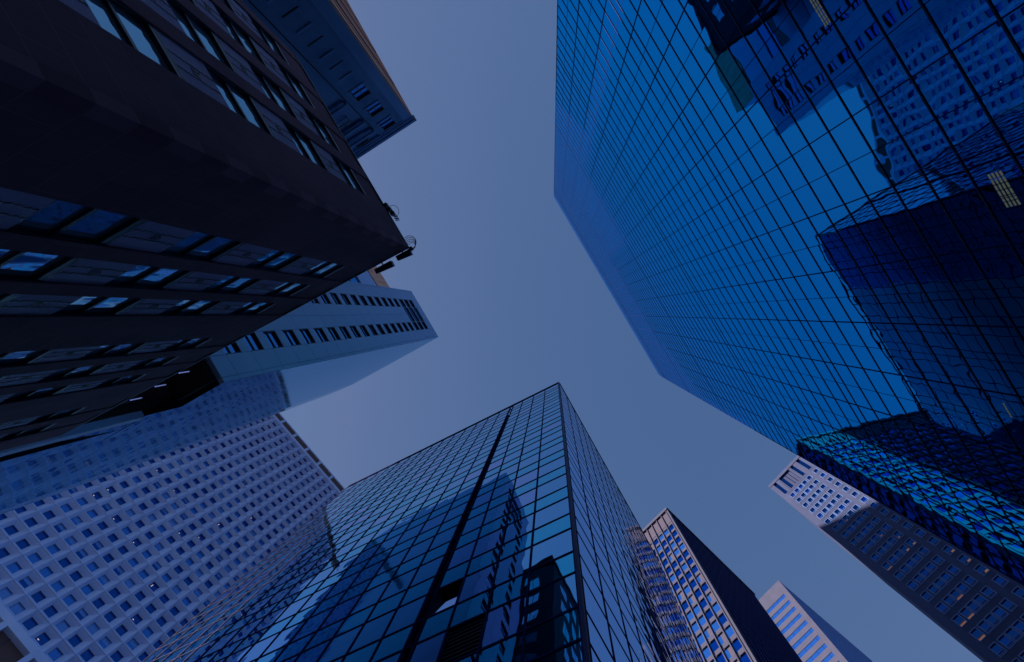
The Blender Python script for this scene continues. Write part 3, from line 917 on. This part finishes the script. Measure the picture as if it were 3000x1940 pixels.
kinds = {0: frame_kind(0, M['shade_window']), 1: frame_kind(1, M['shade_window']), 2: frame_kind(2, M['shade_window']), 3: frame_kind(3, M['shade_window']), 4: frame_kind(0, M['window_dark'])}
rnd = random.Random(21)
lit = {(0, 11): 1, (0, 16): 1, (0, 17): 1, (2, 15): 1, (1, 16): 1, (4, 11): 2, (3, 11): 2, (4, 10): 3, (5, 13): 2, (5, 14): 2, (5, 15): 2, (5, 5): 3, (4, 5): 3, (2, 6): 3, (3, 9): 3}
ents = [(FD, c, z, lit.get((i, j), 4 if rnd.random() < .3 else 0)) for i, c in enumerate(dcol) for j, z in enumerate(drow)]
repeat(buff, 'window', ents, kinds, WD, WH)

# ================================================================== bottom: narrow tower with white chequered blocks
HH = 80.0
KH = HH / 44.6
h0 = at(1952.6, 1489, HH)
check = thing('chequered_tower', 'tower with white ribs and chequered blocks on its sunny face, dark ribbed side', 'tower', h0)
FH = Face(h0, at(1885, 1554, HH), check)
FHR = Face(h0, at(2208, 1739, HH), check)
LHL, LHR = 31.2, FHR.len
hi = -(FH.n + FHR.n) * .4
link('tower_body', prism([h0 + hi, h0 + FH.u * LHL - FH.n * .4, h0 + FH.u * LHL + FHR.u * LHR, h0 + FHR.u * LHR - FHR.n * .4], GROUND, HH - .1, M['navy_cladding'], check).mesh('tower_body'), check)
BH, PH = 1.094, 2.009
hs = [0.41 + BH * k for k in range(29)]
hz = [74.9 - PH * k for k in range(37)]
for s in hs:
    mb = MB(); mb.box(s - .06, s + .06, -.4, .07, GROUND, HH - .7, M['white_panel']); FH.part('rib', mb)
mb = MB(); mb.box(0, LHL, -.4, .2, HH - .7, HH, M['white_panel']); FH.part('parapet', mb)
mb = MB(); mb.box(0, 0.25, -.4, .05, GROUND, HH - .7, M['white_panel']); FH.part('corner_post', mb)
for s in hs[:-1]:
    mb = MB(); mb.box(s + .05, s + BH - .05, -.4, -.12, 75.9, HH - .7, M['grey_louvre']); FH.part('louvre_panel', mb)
WB, WBH = BH - .12, 1.24
def hk(mat, blind):
    m_ = MB(); m_.box(0.0, WB, -.36, -.16, 0, WBH, M['dark_trim'])
    p_ = MB(); p_.box(.03, WB - .03, -.16, -.12, .03, WBH - .03, mat)
    subs = [('pane', p_)]
    if blind == 1:
        q_ = MB(); q_.box(.03, WB * .46, -.119, -.105, .03, WBH - .03, M['grey_louvre']); subs.append(('blind', q_))
    if blind == 2:
        q_ = MB(); q_.box(.25, .7, -.119, -.105, .25, .7, M['amber_lamp']); subs.append(('lit_lamp', q_))
    return (m_, subs)
kinds = {0: hk(M['window_dark'], 0), 1: hk(M['window_mid'], 0), 2: hk(M['window_mid'], 1), 3: hk(M['window_dark'], 2)}
ents, eb = [], []
sb = MB(); sb.box(.02, WB * .72, -.3, .03, 0, .60, M['white_panel']); sb.box(WB * .72, WB, -.3, -.1, 0, .60, M['dark_trim'])  # dark end strip paints in the block's shadow side
rnd = random.Random(31)
for i, s in enumerate(hs[:-1]):
    for j, z in enumerate(hz):
        k = rnd.choices((0, 1, 2), (5, 3, 3 if j > 6 else 1))[0]
        if (i, j) in ((0, 22), (1, 23)):
            k = 3
        ents.append((FH, s + .06, z - 1.34, k)); eb.append((FH, s + .06, z - .02, 's'))
repeat(check, 'window', ents, kinds, WB, WBH)
repeat(check, 'spandrel_block', eb, {'s': (sb, [])}, WB, .6)
for k in range(38):
    z = HH - 2.6 - PH * k
    mb = MB(); mb.box(0.3, LHR, -.4, -.06, z, z + 1.1, M['window_dark']); FHR.part('ribbon_window', mb)
for k in range(int(LHR / 1.09)):
    mb = MB(); mb.box(.5 + k * 1.09, .5 + k * 1.09 + .12, -.3, .08, GROUND, HH - .5, M['steel_mullion']); FHR.part('rib', mb)
mb = MB(); mb.box(0.05, LHR, -.4, .14, HH - .5, HH, M['navy_cladding']); FHR.part('parapet', mb)

# ================================================================== bottom right: white tower with blue ribbon windows
HI = 195.0
KI = HI / 60.0
i0 = at(2280.9, 1699.7, HI)
white = thing('white_ribbon_tower', 'white tower with rows of blue ribbon windows beside the dark ribbed tower side', 'tower', i0)
FI = Face(i0, at(2224, 1756.5, HI), white)
FIR = Face(i0, at(2554, 1935, HI), white)
LI, LIR = 30.0, 46.0
ii = -(FI.n + FIR.n) * .5
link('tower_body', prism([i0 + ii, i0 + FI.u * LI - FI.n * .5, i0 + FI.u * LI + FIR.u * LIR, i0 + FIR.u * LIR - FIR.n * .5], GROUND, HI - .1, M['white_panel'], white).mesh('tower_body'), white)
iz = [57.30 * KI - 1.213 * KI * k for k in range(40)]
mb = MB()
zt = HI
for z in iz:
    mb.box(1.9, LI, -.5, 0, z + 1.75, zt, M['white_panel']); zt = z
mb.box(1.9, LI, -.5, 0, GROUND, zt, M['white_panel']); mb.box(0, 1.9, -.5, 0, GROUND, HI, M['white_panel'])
FI.part('wall', mb)
m_ = MB(); m_.box(0, LI - 1.9, -.48, -.12, 0, 1.75, M['window_mid'])
for q in range(9):
    m_.box(2.6 * q + 1.2, 2.6 * q + 1.28, -.12, -.08, 0, 1.75, M['mullion'])
repeat(white, 'ribbon_window', [(FI, 1.9, z, 0) for z in iz], {0: (m_, [])}, 10, 1.75)
for k in range(60):
    z = HI - 3.0 - 2.1 * k
    mb = MB(); mb.box(0.1, LIR, -.5, 0.0, z, z + 1.25, M['window_mid']); FIR.part('ribbon_window', mb)
mb = MB()
for k in range(60):
    z = HI - 3.0 - 2.1 * k
    mb.box(0.1, LIR, -.5, .05, z + 1.25, z + 2.1, M['blue_spandrel'])
FIR.part('spandrel_wall', mb)

# ================================================================== things on the brown building's parapet
def roof_thing(name, label, cat, px, py, h, group=None):
    t = thing(name, label, cat, at(px, py, h), h, group)
    t.scale = (UA * 1.6, UA * 1.6, UA * 1.6)
    return t
uA, vA = FAS.u, FAF.u
t = roof_thing('cable_coil', 'single thin cable loop on a junction box, upper fitting on the brown parapet', 'cable', 1136, 617, HA)
mb = MB()
x_, y_ = FAS.n, FAS.u
mb.tube([(x_.x * (.22 + .24 * math.sin(a * .2)) + y_.x * .26 * math.cos(a * .2), x_.y * (.22 + .24 * math.sin(a * .2)) + y_.y * .26 * math.cos(a * .2), .35 + .02 * a) for a in range(-6, 24)], .014, M['cable'])
link('cable', mb.mesh('cable'), t)
mb = MB()
for k in range(3):
    o_ = y_ * (.32 - .28 * k) + x_ * (.02 + .05 * k)
    mb.hexa([(o_.x + a * x_.x + b * y_.x, o_.y + a * x_.y + b * y_.y, c) for c in (-.05, .34 - .05 * k) for a, b in ((-.1, -.11), (.12, -.11), (.12, .11), (-.1, .11))], M['dark_trim'])
link('junction_box', mb.mesh('junction_box'), t)
mb = MB()
for k in range(5):
    o_ = y_ * (-.42 - .07 * k) + x_ * (.10 + .03 * (k % 2))
    mb.tube([(o_.x, o_.y, 0.0), (o_.x + x_.x * .14, o_.y + x_.y * .14, .2)], .028, M['dark_trim'])
link('bracket', mb.mesh('bracket'), t)
t = roof_thing('cable_coil', 'thick bundle of several cable loops hanging at the very corner of the brown parapet', 'cable', 1192, 712, HA)
mb = MB()
for k in range(5):
    r_ = .36 - .045 * k
    mb.tube([(x_.x * (.10 + r_ * 1.05 * math.sin(a * .2)) + y_.x * (r_ * math.cos(a * .2) - .05 * k), x_.y * (.10 + r_ * 1.05 * math.sin(a * .2)) + y_.y * (r_ * math.cos(a * .2) - .05 * k), .2 + .03 * k) for a in range(-4, 21)], .017, M['cable'])
link('cable', mb.mesh('cable'), t)
mb = MB(); mb.hexa([(a * x_.x + b * y_.x, a * x_.y + b * y_.y, c) for c in (0, .25) for a, b in ((-.06, -.46), (.1, -.46), (.1, -.26), (-.06, -.26))], M['dark_trim'])
link('clamp', mb.mesh('clamp'), t)
def floodlight(label, px, py, ln):
    t = roof_thing('floodlight', label, 'floodlight', px, py, HA, 'floodlights on the brown parapet')
    nx, ux = FAF.n, FAF.u
    mb = MB()
    def P(a, b, c):
        return (a * ux.x + b * nx.x, a * ux.y + b * nx.y, c)
    mb.hexa([P(-ln, -.02, -.1), P(ln, -.02, -.1), P(ln, .26, -.1), P(-ln, .36, -.1), P(-ln, -.02, .28), P(ln, -.02, .28), P(ln, .2, .28), P(-ln, .28, .28)], M['dark_trim'])
    link('housing', mb.mesh('housing'), t)
    mb = MB(); mb.hexa([P(-ln * .9, .04, -.13), P(ln * .9, .04, -.13), P(ln * .9, .22, -.13), P(-ln * .9, .3, -.13), P(-ln * .9, .04, -.102), P(ln * .9, .04, -.102), P(ln * .9, .22, -.102), P(-ln * .9, .3, -.102)], M['dim_glass'])
    link('lens', mb.mesh('lens'), t)
    mb = MB(); mb.tube([P(0, -.3, -.05), P(0, 0, .1)], .04, M['dark_trim']); link('bracket', mb.mesh('bracket'), t)
floodlight('dark box floodlight nearest the corner of the brown parapet, under the cable loops', 1180, 742, .42)
floodlight('dark box floodlight further along the brown parapet, second from the corner', 1122, 778, .52)
